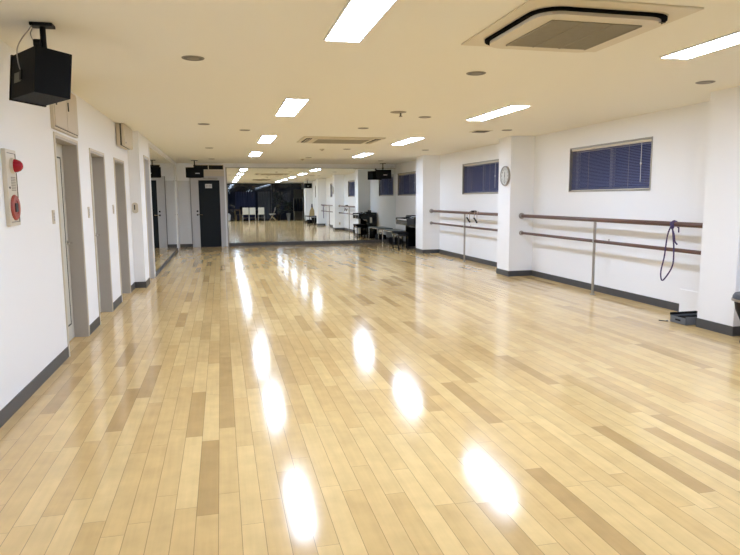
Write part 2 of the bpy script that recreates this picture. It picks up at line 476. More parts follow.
# ------------------------------------------------------------------ windows and blinds
wl = ['high window behind the far pillar keyboards', '']
def window(n, a, b, label):
    t = bpy.data.objects.new('window_%d' % n, None); COL.objects.link(t); t.location = (XW, (a + b) / 2, WZ0)
    struct(t, label, 'window')
    hw = (b - a) / 2; h = WZ1 - WZ0
    f = MB()
    f.box(-.010, .13, -hw, -hw + .018, 0, h).box(-.010, .13, hw - .018, hw, 0, h).box(-.010, .13, -hw + .018, hw - .018, 0, .018).box(-.010, .13, -hw + .018, hw - .018, h - .018, h)
    f.build('window_frame', 'alu', t)
    s = MB()
    for (p, q, xx) in ((-hw + .018, .04, .085), (-.04, hw - .018, .105)):
        s.box(xx, xx + .018, p, p + .05, .03, h - .03).box(xx, xx + .018, q - .05, q, .03, h - .03).box(xx, xx + .018, p + .05, q - .05, .03, .07).box(xx, xx + .018, p + .05, q - .05, h - .07, h - .03)
    s.build('window_sash', 'white', t)
    MB().box(.092, .096, -hw + .08, -.02, .07, h - .07).box(.112, .116, .02, hw - .08, .07, h - .07).build('window_pane', 'glass', t)
wlab = ['high window between the pillars behind the camera', 'high wide window nearest the camera on the right wall', 'high window left of the wall clock', 'high window above the black keyboard']
for i, (a, b) in enumerate(WIN): window(i + 1, a, b, wlab[i])

def blind(a, b, label):
    t = thing('venetian_blind', label, 'blind', (XW + .035, (a + b) / 2, WZ0), 0, 'blue-grey venetian blinds in the high windows')
    hw = (b - a) / 2 - .021; h = WZ1 - WZ0
    MB().box(-.018, .018, -hw, hw, h - .052, h - .02, bev=.003).build('head_rail', 'headrail', t)
    s = MB(); pitch = .021; z = h - .066; ca, sa = math.cos(1.02), math.sin(1.02)
    while z > .045:
        mt = Matrix.Translation((0, 0, z)) @ Matrix.Rotation(-.70, 4, 'Y')
        s.box(-.0125, .0125, -hw, hw, -.0004, .0004, mat=mt); z -= pitch
    s.build('slats', 'slat', t)
    MB().box(-.012, .012, -hw, hw, .02, .034, bev=.002).build('bottom_rail', 'headrail', t)
    MB().tube([(-.022, -hw + .22, h - .06), (-.022, -hw + .22, .12)], .004, 6).lathe([(0, 0), (.012, .004), (.012, .03), (0, .036)], (-.022, -hw + .22, h * .5), 'z', 10).build('wand', 'white', t)
    for q in (-.5, .5): MB().tube([(-.017, hw * q, .03), (-.017, hw * q, h - .05)], .0016, 5).build('cord', 'headrail', t)
    return t
bl = ['blue-grey venetian blind in the window between the pillars seen only in the mirror', 'closed blue-grey venetian blind in the widest window, right of the clock pillar',
      'closed blue-grey venetian blind in the window just left of the clock', 'closed blue-grey venetian blind in the farthest window, above the keyboard']
for i, (a, b) in enumerate(WIN): blind(a, b, bl[i])

# ------------------------------------------------------------------ ceiling lights
def ceiling_light():
    t = thing('ceiling_light', '', 'light', (0, 0, H), 0, 'long recessed ceiling lights in two rows')
    hw, hl = .117, .70
    MB().box(-hw - .012, -hw, -hl - .012, hl + .012, -.012, 0).box(hw, hw + .012, -hl - .012, hl + .012, -.012, 0).box(-hw, hw, -hl - .012, -hl, -.012, 0).box(-hw, hw, hl, hl + .012, -.012, 0).build('frame', 'white', t)
    MB().box(-hw, hw, -hl, hl, -.010, -.002).build('diffuser', 'lamp', t)
    return t
YLS = [3.70, 7.70, 11.70, 15.6, -.15]
names_l = ['at the top edge, nearest the camera', 'second from the camera', 'third from the camera', 'farthest from the camera', 'behind the camera position']
cl0 = None
for rx, row in ((.855, 'left'), (3.515, 'right')):
    for yl, nm in zip(YLS, names_l):
        lb = 'lit rectangular ceiling light of the %s row, %s' % (row, nm)
        if cl0 is None:
            cl0 = ceiling_light(); cl0.location = (rx, yl, H); cl0['label'] = lb
        else: copy_thing(cl0, (rx, yl, H), 0, lb)

# ------------------------------------------------------------------ ceiling cassettes
t = thing('ceiling_air_conditioner', 'large cream four-way ceiling air conditioner with black rounded slot, at top right', 'air conditioner', (2.245, 3.80, H))
MB().box(-.54, .53, -.56, .54, -.012, 0, bev=.004).build('outer_plate', 'ac_panel', t)
MB().prism(rrect(.91, .91, .165), -.03, -.012).build('air_slot', 'slot', t, label='black rounded air slot')
MB().prism(rrect(.845, .845, .14), -.05, -.03).build('front_panel', 'ac_panel', t)
MB().ring_prism(rrect(.925, .925, .172), rrect(.91, .91, .165), -.016, -.012).build('rim', 'ac_panel', t)
g = MB()
for k in range(40): g.box(-.30, .30, -.31 + k * .0155, -.31 + k * .0155 + .009, -.057, -.05)
for k in range(4): g.box(-.30 + k * .2 - .004, -.30 + k * .2 + .004, -.31, .31, -.059, -.05)
gg = g.build('intake_grille', 'ac_grille', t)
MB().box(-.297, .297, -.31, .31, -.0515, -.0505).build('filter', 'groove', gg)
MB().box(.36, .40, -.40, -.385, -.052, -.05).build('latch', 'groove', t)

t = thing('ceiling_air_conditioner', 'cream rectangular ceiling air conditioner with two side outlets, farther away', 'air conditioner', (2.2, 11.65, H))
MB().box(-.74, .74, -.55, .55, -.02, 0, bev=.005).build('outer_plate', 'ac_panel', t)
MB().box(-.52, .52, -.44, .44, -.034, -.02, bev=.004).build('front_panel', 'ac_panel', t)
g = MB()
for k in range(16): g.box(-.47, .47, -.38 + k * .048, -.38 + k * .048 + .03, -.04, -.034)
g.build('intake_grille', 'ac_grille', t)
for s in (-1, 1):
    MB().box(s * .63 - .05, s * .63 + .05, -.42, .42, -.024, -.02).build('air_outlet', 'slot', t, label='dark side outlet')
    MB().box(s * .63 - .025, s * .63 - .018, -.42, .42, -.036, -.024).box(s * .63 + .015, s * .63 + .022, -.42, .42, -.036, -.024).build('louvre', 'ac_panel', t)

# ------------------------------------------------------------------ round ceiling fittings
def downlight(r=.085):
    t = thing('recessed_downlight', '', 'ceiling fitting', (0, 0, H), 0, 'unlit round ceiling fittings')
    MB().lathe([(r * .86, -.006), (r, -.004), (r * 1.02, 0)], (0, 0, 0), 'z', 28).build('trim_ring', 'discring', t, True)
    MB().lathe([(0, -.0045), (r * .55, -.006), (r * .85, -.0075), (r * .85, -.005)], (0, 0, 0), 'z', 28).build('reflector', 'disc', t, True)
    return t
dl = [(-.17, 5.19, 'above the left doorways, nearest the camera'), (2.23, 5.31, 'in line behind the large air conditioner'), (4.58, 5.28, 'near the right edge of the photo'),
      (2.73, 8.25, 'right of the disc detector with a stem'), (2.2, 9.69, 'midway before the far air conditioner'), (-.2, 9.57, 'above the third left doorway'), (.41, 10.28, 'just left of the left light row'),
      (4.57, 9.57, 'beside the small square vent'), (2.76, 13.8, 'behind the far air conditioner, to the right'), (4.58, 13.8, 'before the window with the clock side'),
      (-.2, 13.9, 'toward the charcoal door, middle distance'), (-.2, 17.6, 'nearest the charcoal door'), (2.3, 16.7, 'near the mirror wall, centre'), (4.58, 17.9, 'above the far right hanging speaker')]
d0 = None
for x, yy, nm in dl:
    lb = 'small round unlit brown-grey downlight ' + nm
    if d0 is None: d0 = downlight(); d0.location = (x, yy, H); d0['label'] = lb
    else: copy_thing(d0, (x, yy, H), 0, lb)
t = thing('sprinkler_head', 'round ceiling sprinkler plate with a hanging stem in the middle of the ceiling', 'sprinkler', (2.24, 7.84, H))
MB().lathe([(.06, -.012), (.10, -.004), (.105, 0)], seg=28).build('cover_plate', 'discring', t, True)
MB().tube([(.03, 0, -.01), (.03, 0, -.05)], .011).lathe([(.022, -.056), (.022, -.05)], (.03, 0, 0), seg=16).build('stem', 'disc', t)
for x, yy, nm in ((2.21, 13.86, 'behind the far air conditioner, to the left'), (2.21, 17.3, 'closest to the far mirror wall')):
    t = thing('smoke_detector', 'small cream domed smoke detector ' + nm, 'smoke detector', (x, yy, H))
    MB().lathe([(0, -.035), (.03, -.034), (.045, -.022), (.055, -.012), (.055, 0)], seg=24).build('body', 'cream', t, True)
    MB().lathe([(0, -.043), (.012, -.041), (.014, -.034)], seg=12).build('sensor', 'disc', t, True)
t = thing('ceiling_vent', 'small square brown ceiling vent left of the clock pillar top', 'vent', (4.21, 9.8, H))
MB().box(-.15, .15, -.15, .15, -.008, 0, bev=.002).build('frame', 'ac_panel', t)
g = MB()
for k in range(7): g.box(-.11, .11, -.115 + k * .034, -.115 + k * .034 + .022, -.014, -.008)
g.build('slats', 'groove', t)

# ------------------------------------------------------------------ ballet barres
def barre(y0, y1, yp, label):
    yc = (y0 + y1) / 2
    t = thing('ballet_barre', label, 'ballet barre', (5.3, yc, 0), 0, None)
    for z, r in ((1.1, .031), (.79, .024)):
        MB().tube([(0, y0 + .012 - yc, z), (0, y1 - .012 - yc, z)], r, 20).build('upper_rail' if z > 1 else 'lower_rail', 'wood_rail', t, True)
        for s, yy in ((1, y0), (-1, y1)):
            MB().lathe([(r * 1.75, 0.001), (r * 1.75, .02), (r * 1.3, .035), (r * 1.25, .05)], (0, yy - yc, z), 'y', 20, flip=s).build('end_flange', 'steel', t, True)
    MB().tube([(0, yp - yc, .006), (0, yp - yc, 1.08)], .02, 16).build('post', 'steel', t, True, label='grey steel floor post')
    MB().lathe([(.04, 0), (.04, .006), (.02, .012)], (0, yp - yc, 0), seg=20).build('foot', 'steel', t, True)
    MB().box(-.026, .026, yp - yc - .02, yp - yc + .02, .765, .815).build('clamp', 'steel', t)
    MB().tube([(0, yp - .35 - yc, .805), (0, yp - .35 - yc, .84)], .008).build('peg', 'steel', t)
    return t
barre(5.76, 10.43, 8.12, 'long double dark brown barre between the clock pillar and the nearest pillar')
barre(10.93, 15.45, 13.15, 'farther double dark brown barre between the far pillar and clock pillar')

# purple cord over the near barre (runs over the rail, hangs in a loop)
def smooth_pts(P, n=6):
    P = [Vector(p) for p in P]; out = []
    for i in range(len(P) - 1):
        p0, p1, p2, p3 = P[max(i - 1, 0)], P[i], P[i + 1], P[min(i + 2, len(P) - 1)]
        for k in range(n):
            q = k / n
            out.append(.5 * ((2 * p1) + (-p0 + p2) * q + (2 * p0 - 5 * p1 + 4 * p2 - p3) * q * q + (-p0 + 3 * p1 - 3 * p2 + p3) * q ** 3))
    out.append(P[-1]); return out
t = thing('skipping_rope', 'dark purple cord looped and hanging over the near barre', 'rope', (5.3, 6.45, 1.1))
MB().tube(smooth_pts([(-.036, .03, -.01), (-.037, .09, -.14), (-.035, .13, -.4), (-.04, .17, -.58), (-.04, .155, -.685), (-.04, .10, -.67), (-.036, -.02, -.5), (-.036, -.03, -.3), (-.036, .0, -.12), (-.034, .01, -.005), (0, .005, .034), (.034, 0, 0), (.036, -.01, -.1)]), .0085, 8).build('loop', 'purple', t, True)
MB().tube(smooth_pts([(-.045, .02, -.03), (-.045, -.03, -.12), (-.045, -.05, -.2), (-.045, -.09, -.235)]), .009, 8).tube(smooth_pts([(-.037, 0, -.02), (-.037, .045, .0), (0, .03, .036), (.034, .02, 0), (.034, 0, -.04)]), .013, 8).lathe([(0, -.03), (.02, -.02), (.024, 0), (.018, .02), (0, .03)], (-.047, .005, -.03), 'z', 12).build('knot', 'purple', t, True)

# exercise band with two black handles over the far barre
t = thing('resistance_band', 'exercise band with two black handles slung over the far barre', 'exercise band', (5.3, 12.7, 1.1))
for s in (.16, -.24):
    b = MB()
    b.tube(smooth_pts([(-.04, s + .06, -.12), (-.04, s + .06, -.06), (-.038, s + .04, 0), (0, s * .5, .039), (.03, s * .4, 0)]), .006, 6)
    b.tube(smooth_pts([(-.04, s - .08, -.18), (-.04, s - .085, -.1), (-.038, s - .09, 0), (0, s - .08, .038), (.03, s - .08, 0)]), .006, 6)
    b.build('cord', 'cord', t, True)
for s in (.16, -.24):
    MB().tube([(-.04, s + .07, -.10), (-.04, s - .09, -.19)], .017, 10).build('handle', 'black', t, True, label='black foam handle')
MB().lathe([(.0, .024), (.06, .028), (.075, .04), (.05, .058), (0, .062)], (0, -.06, 0), 'z', 14).build('knot', 'black', t, True)

# ------------------------------------------------------------------ wall clock
t = thing('wall_clock', 'round white wall clock with dark rim on the middle pillar', 'clock', (XP, 10.62, 1.82))
MB().lathe([(.18, 0), (.182, .02), (.175, .035), (.158, .035), (.155, .022)], (0, 0, 0), 'x', 40, flip=-1).build('rim', 'steel', t, True, label='dark metal rim')
MB().lathe([(.156, .018), (.156, .024)], (0, 0, 0), 'x', 40, flip=-1).build('dial', 'dial', t)
def text_mesh(body, size, mat, parent, name, matrix, extrude=.0006):
    cu_ = bpy.data.curves.new('txt', 'FONT'); cu_.body = body; cu_.size = size; cu_.extrude = extrude
    cu_.align_x = 'CENTER'; cu_.align_y = 'CENTER'
    o = bpy.data.objects.new('txt', cu_); COL.objects.link(o)
    dg = bpy.context.evaluated_depsgraph_get()
    me = bpy.data.meshes.new_from_object(o.evaluated_get(dg))
    bpy.data.objects.remove(o)
    me.transform(matrix)
    me.materials.clear(); me.materials.append(M[mat])
    r = bpy.data.objects.new(name, me); COL.objects.link(r); r.parent = parent
    return r
# numerals read from the room (-x side): text x -> -y, text y -> z
RX = Matrix(((0, 0, -1, 0), (-1, 0, 0, 0), (0, 1, 0, 0), (0, 0, 0, 1)))
for k in range(1, 13):
    a = PI / 2 - k * PI / 6
    text_mesh(str(k), .042, 'ink', t, 'numeral', Matrix.Translation((-.0255, -math.cos(a) * .122, math.sin(a) * .122)) @ RX)
MB().box(-.030, -.027, -.004, .004, -.02, .075).build('hour_hand', 'ink', t)
MB().box(-.033, -.031, -.003, .003, -.115, .02).build('minute_hand', 'ink', t)

# ------------------------------------------------------------------ hanging speakers
def small_speaker(loc, rz, label, tilt=0.0, side=1):
    t = thing('hanging_speaker', label, 'speaker', loc, rz, None)   # origin at ceiling
    MB().box(-.09, .09, -.05, .05, -.012, 0).build('ceiling_plate', 'black', t)
    MB().tube([(0, 0, -.01), (0, 0, -.2)], .016).lathe([(0, -.03), (.03, -.015), (.03, .015), (0, .03)], (0, 0, -.15), 'z', 12).build('mount', 'black', t, True)
    b = MB()
    # tapered cabinet, wide front facing -y
    mt = Matrix.Translation((0, 0, -.34)) @ Matrix.Rotation(tilt, 4, 'X')
    poly = [(-.24, -.13), (.24, -.13), (.15, .13), (-.15, .13)]
    b.prism(poly, -.14, .14, mat=mt)
    c = b.build('cabinet', 'black_paint', t)
    MB().box(-.232, .232, -.142, -.13, -.132, .132, mat=mt, bev=.004).build('grille', 'grille', t)
    MB().box(side * .12 - .06, side * .12 + .06, -.147, -.143, -.035, -.012, mat=mt).build('badge', 'white', t, label='small white badge')
    return t
small_speaker((-.68, 18.3, H), 0.04, 'black wedge speaker hanging from the ceiling beside the charcoal door', side=.6)
small_speaker((4.98, 19.2, H), -.05, 'black wedge speaker hanging in front of the far right mirror', side=.4)
small_speaker((4.85, 3.4, H), PI - .5, 'black wedge speaker near the camera side, seen only in the mirror', side=.4)

# near speaker: box seen from below
t = thing('hanging_speaker', 'large black box speaker hanging from the ceiling at upper left', 'speaker', (-1.04, 4.40, H), 0, None)
mt = Matrix.Translation((-.034, .012, 2.199 - H)) @ Matrix.Rotation(.597, 4, 'Z') @ Matrix.Rotation(.102, 4, 'Y')
hx, hy, hz = .1055, .2075, .1365
MB().box(-hx, hx, -hy, hy - .018, -hz, hz, mat=mt, bev=.004).build('cabinet', 'black_paint', t)
MB().box(-hx - .005, hx + .005, hy - .018, hy, -hz - .006, hz + .006, mat=mt, bev=.003).build('front_baffle', 'grille', t)
lb = MB().box(-hx - .003, -hx, .02, .13, -.045, .015, mat=mt).build('terminal_plate', 'label_grey', t, label='grey terminal plate')
MB().box(-hx - .012, -hx - .003, -.01, .015, -.04, .02, mat=mt).build('plug', 'black', lb)
MB().box(-.065, .065, -.045, .045, -.02, 0, bev=.004).build('ceiling_plate', 'black', t)
MB().tube([(.0, 0, -.02), (.0, 0, -.1), (.0, 0, -.2)], [.018, .018, .022], 12).lathe([(0, -.025), (.028, -.018), (.028, .018), (0, .025)], (-.03, -.02, -.125), 'x', 14).build('bracket', 'black', t, True)
pl = mt @ Vector((-hx - .014, .0, .02))
MB().tube(smooth_pts([(-.05, -.035, -.01), (-.065, -.05, -.05), (-.10, -.08, -.11), (pl.x - .004, pl.y - .012, -.17), (pl.x - .006, pl.y - .006, -.24), tuple(pl)]), .0035, 6).build('cable', 'steel', t, True)
MB().tube(smooth_pts([(-.06, .03, -.01), (-.075, .02, -.06), (-.05, 0, -.12), (-.03, 0, -.17)]), .003, 6).build('safety_wire', 'steel', t, True)

# ------------------------------------------------------------------ left wall fittings
t = thing('alarm_panel', 'tall cream fire alarm panel with red lamp and round red button on left wall', 'fire alarm', (XL, 4.80, 1.52))
MB().box(0, .03, -.11, .11, -.26, .26, bev=.006).build('panel', 'cream', t)
MB().box(.03, .034, -.085, .085, -.235, -.232).box(.03, .034, -.085, .085, .232, .235).box(.03, .034, .083, .085, -.235, .235).build('cover_seam', 'groove', t)
MB().lathe([(.055, .0), (.052, .02)], (.03, -.0, .15), 'x', 24).build('lamp_base', 'cream', t, True)
MB().lathe([(.046, 0), (.044, .015), (.034, .036), (.018, .048), (0, .052)], (.05, 0, .15), 'x', 24).build('lamp_lens', 'red_lamp', t, True, label='red domed lamp')
g = MB()
for k in range(9): g.box(.03, .0325, -.035, .055, -.02 + k * .011, -.014 + k * .011)
g.build('speaker_slots', 'ac_grille', t)
MB().lathe([(.008, 0), (.008, .004)], (.03, -.075, .0), 'x', 12).build('indicator', 'ink', t)
bt = MB().lathe([(.088, 0), (.088, .006), (.08, .014), (.05, .014), (.046, .008), (.0, .008)], (.03, 0, -.135), 'x', 32).build('call_button', 'red', t, True, label='round red call point')
MB().box(.038, .045, -.022, .03, -.165, -.105).build('button_window', 'ink', bt)

for x, yy, z, nm in ((XL, 5.92, 1.29, 'left of the first doorway'), (XL, 7.42, 1.3, 'between the first and second doorways'), (XL, 9.05, 1.31, 'between the second and third doorways')):
    t = thing('light_switch', 'white wall switch plate ' + nm, 'switch', (x, yy, z))
    MB().box(0, .009, -.035, .035, -.06, .06, bev=.003).build('plate', 'cream_metal', t)
    for k in range(3): MB().box(.009, .013, -.012, .012, -.035 + k * .026, -.015 + k * .026).build('rocker', 'steel_frame', t)
t = thing('intercom', 'small oval pale handset holder on the stepped wall face', 'intercom', (-1.35 - .075, YC, 1.305))
MB().prism(rrect(.09, .17, .04), 0, .02, mat=Matrix.Translation((.075, 0, 0)) @ Matrix.Rotation(PI / 2, 4, 'X')).build('plate', 'cream', t)
MB().box(.06, .078, -.03, -.02, -.03, .05).build('button', 'groove', t)

t = thing('wall_cabinet', 'cream two-door wall cabinet above the first doorway', 'cabinet', (XL, 6.53, 2.25))
MB().box(0, .03, -.47, .47, -.19, .23, bev=.004).build('body', 'cream_metal', t)
MB().box(.03, .032, -.45, .45, -.172, -.165).box(.03, .032, -.004, .004, -.165, .21).build('door_gap', 'groove', t)
for s in (-1, 1):
    d_ = MB().box(.03, .038, min(s * .006, s * .45), max(s * .006, s * .45), -.163, .21, bev=.002).build('door', 'cream_metal', t)
    yh = .38 if s > 0 else -.06
    MB().box(.038, .046, -.41 + (.45 if s > 0 else 0), -.39 + (.45 if s > 0 else 0), .02, .1).build('handle', 'groove', d_)
t = thing('wall_air_conditioner', 'cream wall-mounted air conditioner box high beside the third doorway', 'air conditioner', (XL, 10.03, 2.36))
MB().box(.008, .06, -.42, .42, -.155, .155, bev=.004).build('back_body', 'cream_metal', t)
MB().box(.06, .078, -.415, .415, -.15, .15).build('air_gap', 'groove', t)
MB().box(.078, .125, -.42, .42, -.155, .155, bev=.018).build('front_cover', 'cream', t)
MB().lathe([(.01, 0), (.01, .004)], (.1251, -.34, -.11), 'x', 10).build('indicator', 'ink', t)
MB().box(-.0, .008, -.3, .3, -.1, .1).build('wall_bracket', 'steel', t)

# ------------------------------------------------------------------ grey box by the near pillar
t = thing('storage_box', 'open grey plastic box on the floor against the near pillar', 'box', (5.17, 5.97, 0))
w_, d_, h_ = .17, .125, .1
MB().box(-w_, w_, -d_, d_, 0, .006).box(-w_, -w_ + .006, -d_, d_, 0, h_ - .025).box(w_ - .006, w_, -d_, d_, 0, h_).box(-w_, w_, -d_, -d_ + .006, 0, h_ - .01).box(-w_, w_, d_ - .006, d_, 0, h_).build('tray', 'grey_box', t)
MB().box(-w_ + .01, w_ - .01, -d_ + .01, d_ - .01, .006, .06).build('contents', 'black_cloth', t)
MB().box(-w_ - .004, w_ + .004, d_ - .008, d_ + .004, h_ - .02, h_ + .006).box(w_ - .008, w_ + .004, -d_, d_, h_ - .012, h_ + .006).build('rim', 'black', t)
MB().box(-w_ - .003, -w_, -.04, .04, .03, .05).build('grip', 'black', t)
tag(MB().tube(smooth_pts([(4.985, 6.13, .006), (4.965, 6.09, .006), (4.93, 6.11, .006), (4.90, 6.16, .006)]), .005, 6).build('loose_cord', 'black', None, True), 'short black cord end on the floor beside the grey box', 'cord')

# stool cut by the right edge
t = thing('round_stool', 'dark padded stool with silver band cut off by the right edge', 'stool', (5.005, 4.93, 0))
MB().lathe([(0, .50), (.14, .50), (.19, .488), (.205, .46), (.205, .44)], seg=36).build('seat', 'grey_pad', t, True)
MB().lathe([(.205, .415), (.213, .418), (.213, .437), (.205, .44)], seg=36).build('band', 'steel', t, True, label='silver metal band')
MB().lathe([(.10, .12), (.12, .2), (.175, .33), (.19, .415)], seg=36).build('body', 'black', t, True)
MB().lathe([(.12, 0), (.12, .02), (.05, .04), (.035, .12), (.09, .12)], seg=36).build('foot', 'black', t, True)

# ------------------------------------------------------------------ far right corner: organ, bench, metal seat
OY0, OY1 = 16.12, 17.22
t = thing('electronic_organ', 'black home organ against the right wall behind the far pillar', 'keyboard instrument', (5.3, (OY0 + OY1) / 2, 0))
oy = (OY1 - OY0) / 2
MB().box(-.17, .2, -oy, -oy + .035, 0, .9).box(-.17, .2, oy - .035, oy, 0, .9).box(.14, .17, -oy + .035, oy - .035, .04, .9).box(-.17, .2, -oy, oy, .9, .925, bev=.004).box(-.12, .14, -oy + .035, oy - .035, .62, .66).build('cabinet', 'black_gloss', t)
kb = MB().box(-.46, -.17, -oy, oy, .70, .84, bev=.006).box(-.46, -.17, -oy, -oy + .05, .84, .895).box(-.46, -.17, oy - .05, oy, .84, .895).box(-.24, -.17, -oy + .05, oy - .05, .84, .895).build('keyboard_shelf', 'black_gloss', t)
MB().box(-.44, -.25, -oy + .05, oy - .05, .84, .855).build('white_keys', 'keys', kb)
b = MB()
for k in range(40):
    if k % 7 in (2, 6): continue
    b.box(-.36, -.25, -oy + .07 + k * .024, -oy + .082 + k * .024, .855, .865)
b.build('black_keys', 'black_gloss', kb)
MB().box(-.02, .06, -.3, .2, .925, .94, mat=Matrix.Rotation(0, 4, 'Y')).box(.06, .075, -.3, .2, .925, 1.0).build('music_rest', 'black', t)
MB().box(-.13, .10, -oy + .1, oy - .1, .02, .06).build('pedal_board', 'dark_wood', t)
MB().box(-.06, .02, oy, oy + .003, .55, .75).build('sticker', 'paper', t, label='white paper sticker on the side')
tag(MB().box(5.15, 5.4, 16.35, 16.7, .926, .932).build('sheet_music', 'paper'), 'open white sheet music lying on top of the black organ', 'sheet music')
tag(MB().box(-.11, .1, -.14, .14, 0, .03, mat=Matrix.Translation((5.22, 16.95, .926)), bev=.006).build('closed_folder', 'black'), 'black folder lying on top of the organ', 'folder')

t = thing('piano_bench', 'black square-legged bench pushed under the organ keyboard', 'bench', (4.90, 16.95, 0))
MB().box(-.16, .16, -.32, .32, .44, .5, bev=.01).build('seat', 'black_cloth', t)
MB().box(-.15, .15, -.30, .30, .38, .44).build('apron', 'black_gloss', t)
for sx in (-1, 1):
    for sy in (-1, 1): MB().box(sx * .135 - .018, sx * .135 + .018, sy * .285 - .018, sy * .285 + .018, 0, .38).build('leg', 'black_gloss', t)

t = thing('metal_bench', 'low bench with grey-green slatted top and silver legs touching the mirror', 'bench', (5.25, 18.72, 0))
s_ = MB()
for k in range(5): s_.box(-.25 + k * .102, -.25 + k * .102 + .09, -.7, .7, .435, .455, bev=.004)
s_.build('seat', 'teal_seat', t)
f_ = MB()
for sy in (-.68, 0.0, .68): f_.tube([(-.24, sy, .425), (.24, sy, .425)], .012)
f_.tube([(-.24, -.68, .425), (-.24, .68, .425)], .012).tube([(.24, -.68, .425), (.24, .68, .425)], .012).build('frame', 'chrome', t)
for sx in (-1, 1):
    for sy in (-1, 1): MB().tube([(sx * .24, sy * .68, 0), (sx * .24, sy * .68, .425)], .013).build('leg', 'chrome', t, True)
t = thing('floor_bag', 'black bag on the floor under the low metal bench', 'bag', (5.25, 18.75, 0))
MB().box(-.13, .13, -.3, .3, 0, .22, bev=.05).build('body', 'black_cloth', t, True)
MB().tube(smooth_pts([(0, -.15, .21), (0, -.1, .28), (0, .1, .28), (0, .15, .21)]), .01).build('strap', 'black_cloth', t, True)

# ------------------------------------------------------------------ the room end behind the camera (seen in the mirror)
t = bpy.data.objects.new('window_5', None); COL.objects.link(t); t.location = (2.6, YR, 0)
struct(t, 'dark night window wall behind the camera, seen in the mirror', 'window')
MB().box(-2.35, 2.85, 0, .012, .04, 2.46).build('window_pane', 'night_glass', t)
b = MB().box(-2.35, 2.85, .0, .04, 0, .04).box(-2.35, 2.85, 0, .04, 2.46, 2.5)
for x in (-2.35, -.95, .75, 2.1, 2.82): b.box(x, x + .04, .012, .04, .04, 2.46)
b.build('window_frame', 'black', t)
def curtain(x0, x1, mat, label):
    bm = MB(); n = int((x1 - x0) / .035); pts = []
    for k in range(n + 1):
        x = x0 + (x1 - x0) * k / n
        pts.append((x, YR + .085 + .022 * math.sin(k * 1.35)))
    V = [[bm.bm.verts.new((x, y_ + dy, z)) for (x, y_) in pts] for z in (.06, 1.95) for dy in (0, .006)]
    for k in range(n):
        bm.bm.faces.new((V[0][k], V[0][k + 1], V[2][k + 1], V[2][k])); bm.bm.faces.new((V[1][k], V[1][k + 1], V[3][k + 1], V[3][k]))
        bm.bm.faces.new((V[0][k], V[0][k + 1], V[1][k + 1], V[1][k])); bm.bm.faces.new((V[2][k], V[2][k + 1], V[3][k + 1], V[3][k]))
    for k in (0, n): bm.bm.faces.new((V[0][k], V[1][k], V[3][k], V[2][k]))
    o = bm.build('curtain', mat, None, True)
    return tag(o, label, 'curtain')
curtain(.95, 2.3, 'navy', 'navy blue curtain behind the white-backed chairs in the mirror')
curtain(2.45, 3.3, 'grey_curtain', 'dark grey curtain right of the navy one in the mirror')

def white_chair(label, loc, rz):
    t = thing('white_chair', label, 'chair', loc, rz, 'pale chairs seen in the mirror')
    # back panel towards +y
    MB().box(-.2, .2, .19, .225, .45, .9, mat=Matrix.Rotation(-.06, 4, 'X'), bev=.02).build('backrest', 'offwhite', t)
    MB().box(-.21, .21, -.21, .21, .42, .465, bev=.015).build('seat', 'offwhite', t)
    for sx in (-1, 1):
        MB().tube([(sx * .21, .25, 0), (sx * .19, .2, .44), (sx * .19, .245, .85)], .011).build('leg', 'chrome', t, True)
        MB().tube([(sx * .21, -.22, 0), (sx * .19, -.18, .43)], .011).build('leg', 'chrome', t, True)
    MB().tube([(-.2, .225, .2), (.2, .225, .2)], .008).build('stretcher', 'chrome', t)
    return t
c0 = white_chair('white-backed chair in the mirror, left of the touching pair', (1.58, -3.3, 0), 0)
copy_thing(c0, (2.02, -3.3, 0), 0, 'white-backed chair in the mirror, right of the touching pair')
copy_thing(c0, (2.6, -3.3, 0), 0, 'single white-backed chair in the mirror, right of the pair')
t = thing('folding_chair', 'slim metal-framed chair standing sideways in the mirror beside the plant', 'chair', (3.35, -3.3, 0), -PI / 2 + .2)
MB().box(-.2, .2, -.2, .2, .42, .45, bev=.01).build('seat', 'offwhite', t)
MB().box(-.19, .19, .2, .22, .68, .88, bev=.01).build('backrest', 'grey_pad', t)
for sx in (-1, 1):
    MB().tube([(sx * .2, -.2, 0), (sx * .2, .1, .43), (sx * .2, .215, .9)], .011).build('frame', 'chrome', t, True)
    MB().tube([(sx * .2, .24, 0), (sx * .2, -.15, .43)], .011).build('leg', 'chrome', t, True)
t = thing('wooden_chair', 'small brown wooden chair in the mirror left of the pale chairs', 'chair', (1.1, -3.35, 0), .3)
MB().box(-.18, .18, -.18, .18, .40, .43, bev=.008).build('seat', 'dark_wood', t)
MB().box(-.18, .18, .165, .185, .68, .8, bev=.006).build('backrest', 'dark_wood', t)
for sx in (-1, 1):
    for sy in (-1, 1): MB().tube([(sx * .165, sy * .165, 0), (sx * .165, sy * .17, .8 if sy > 0 else .4)], .015).build('leg', 'tan', t)
t = thing('long_table', 'dark long table behind the white-backed chairs in the mirror', 'table', (1.75, -3.8, 0))
MB().box(-.9, .9, -.2, .2, .70, .73, bev=.005).build('tabletop', 'dark_wood', t)
for sx in (-1, 1):
    for sy in (-1, 1): MB().tube([(sx * .84, sy * .16, 0), (sx * .84, sy * .16, .70)], .018).build('leg', 'black', t)
for k in range(6):
    x = 1.3 + k * .19
    tag(MB().lathe([(0, 0), (.05, 0), (.075, .09), (.08, .17), (.05, .23), (0, .24)], (x, -3.78 + .05 * (k % 2), .731), 'z', 14).build('dark_bag', 'black_cloth', None, True),
        'small dark bag on the long table in the mirror, ' + ('at its left end', 'second from its left end', 'third from its left end', 'third from its right end', 'second from its right end', 'at its right end')[k], 'bag', 'dark bags in a row on the long table')
t = thing('white_basket', 'round white basket at the left edge of the mirror image', 'basket', (.42, -3.5, 0))
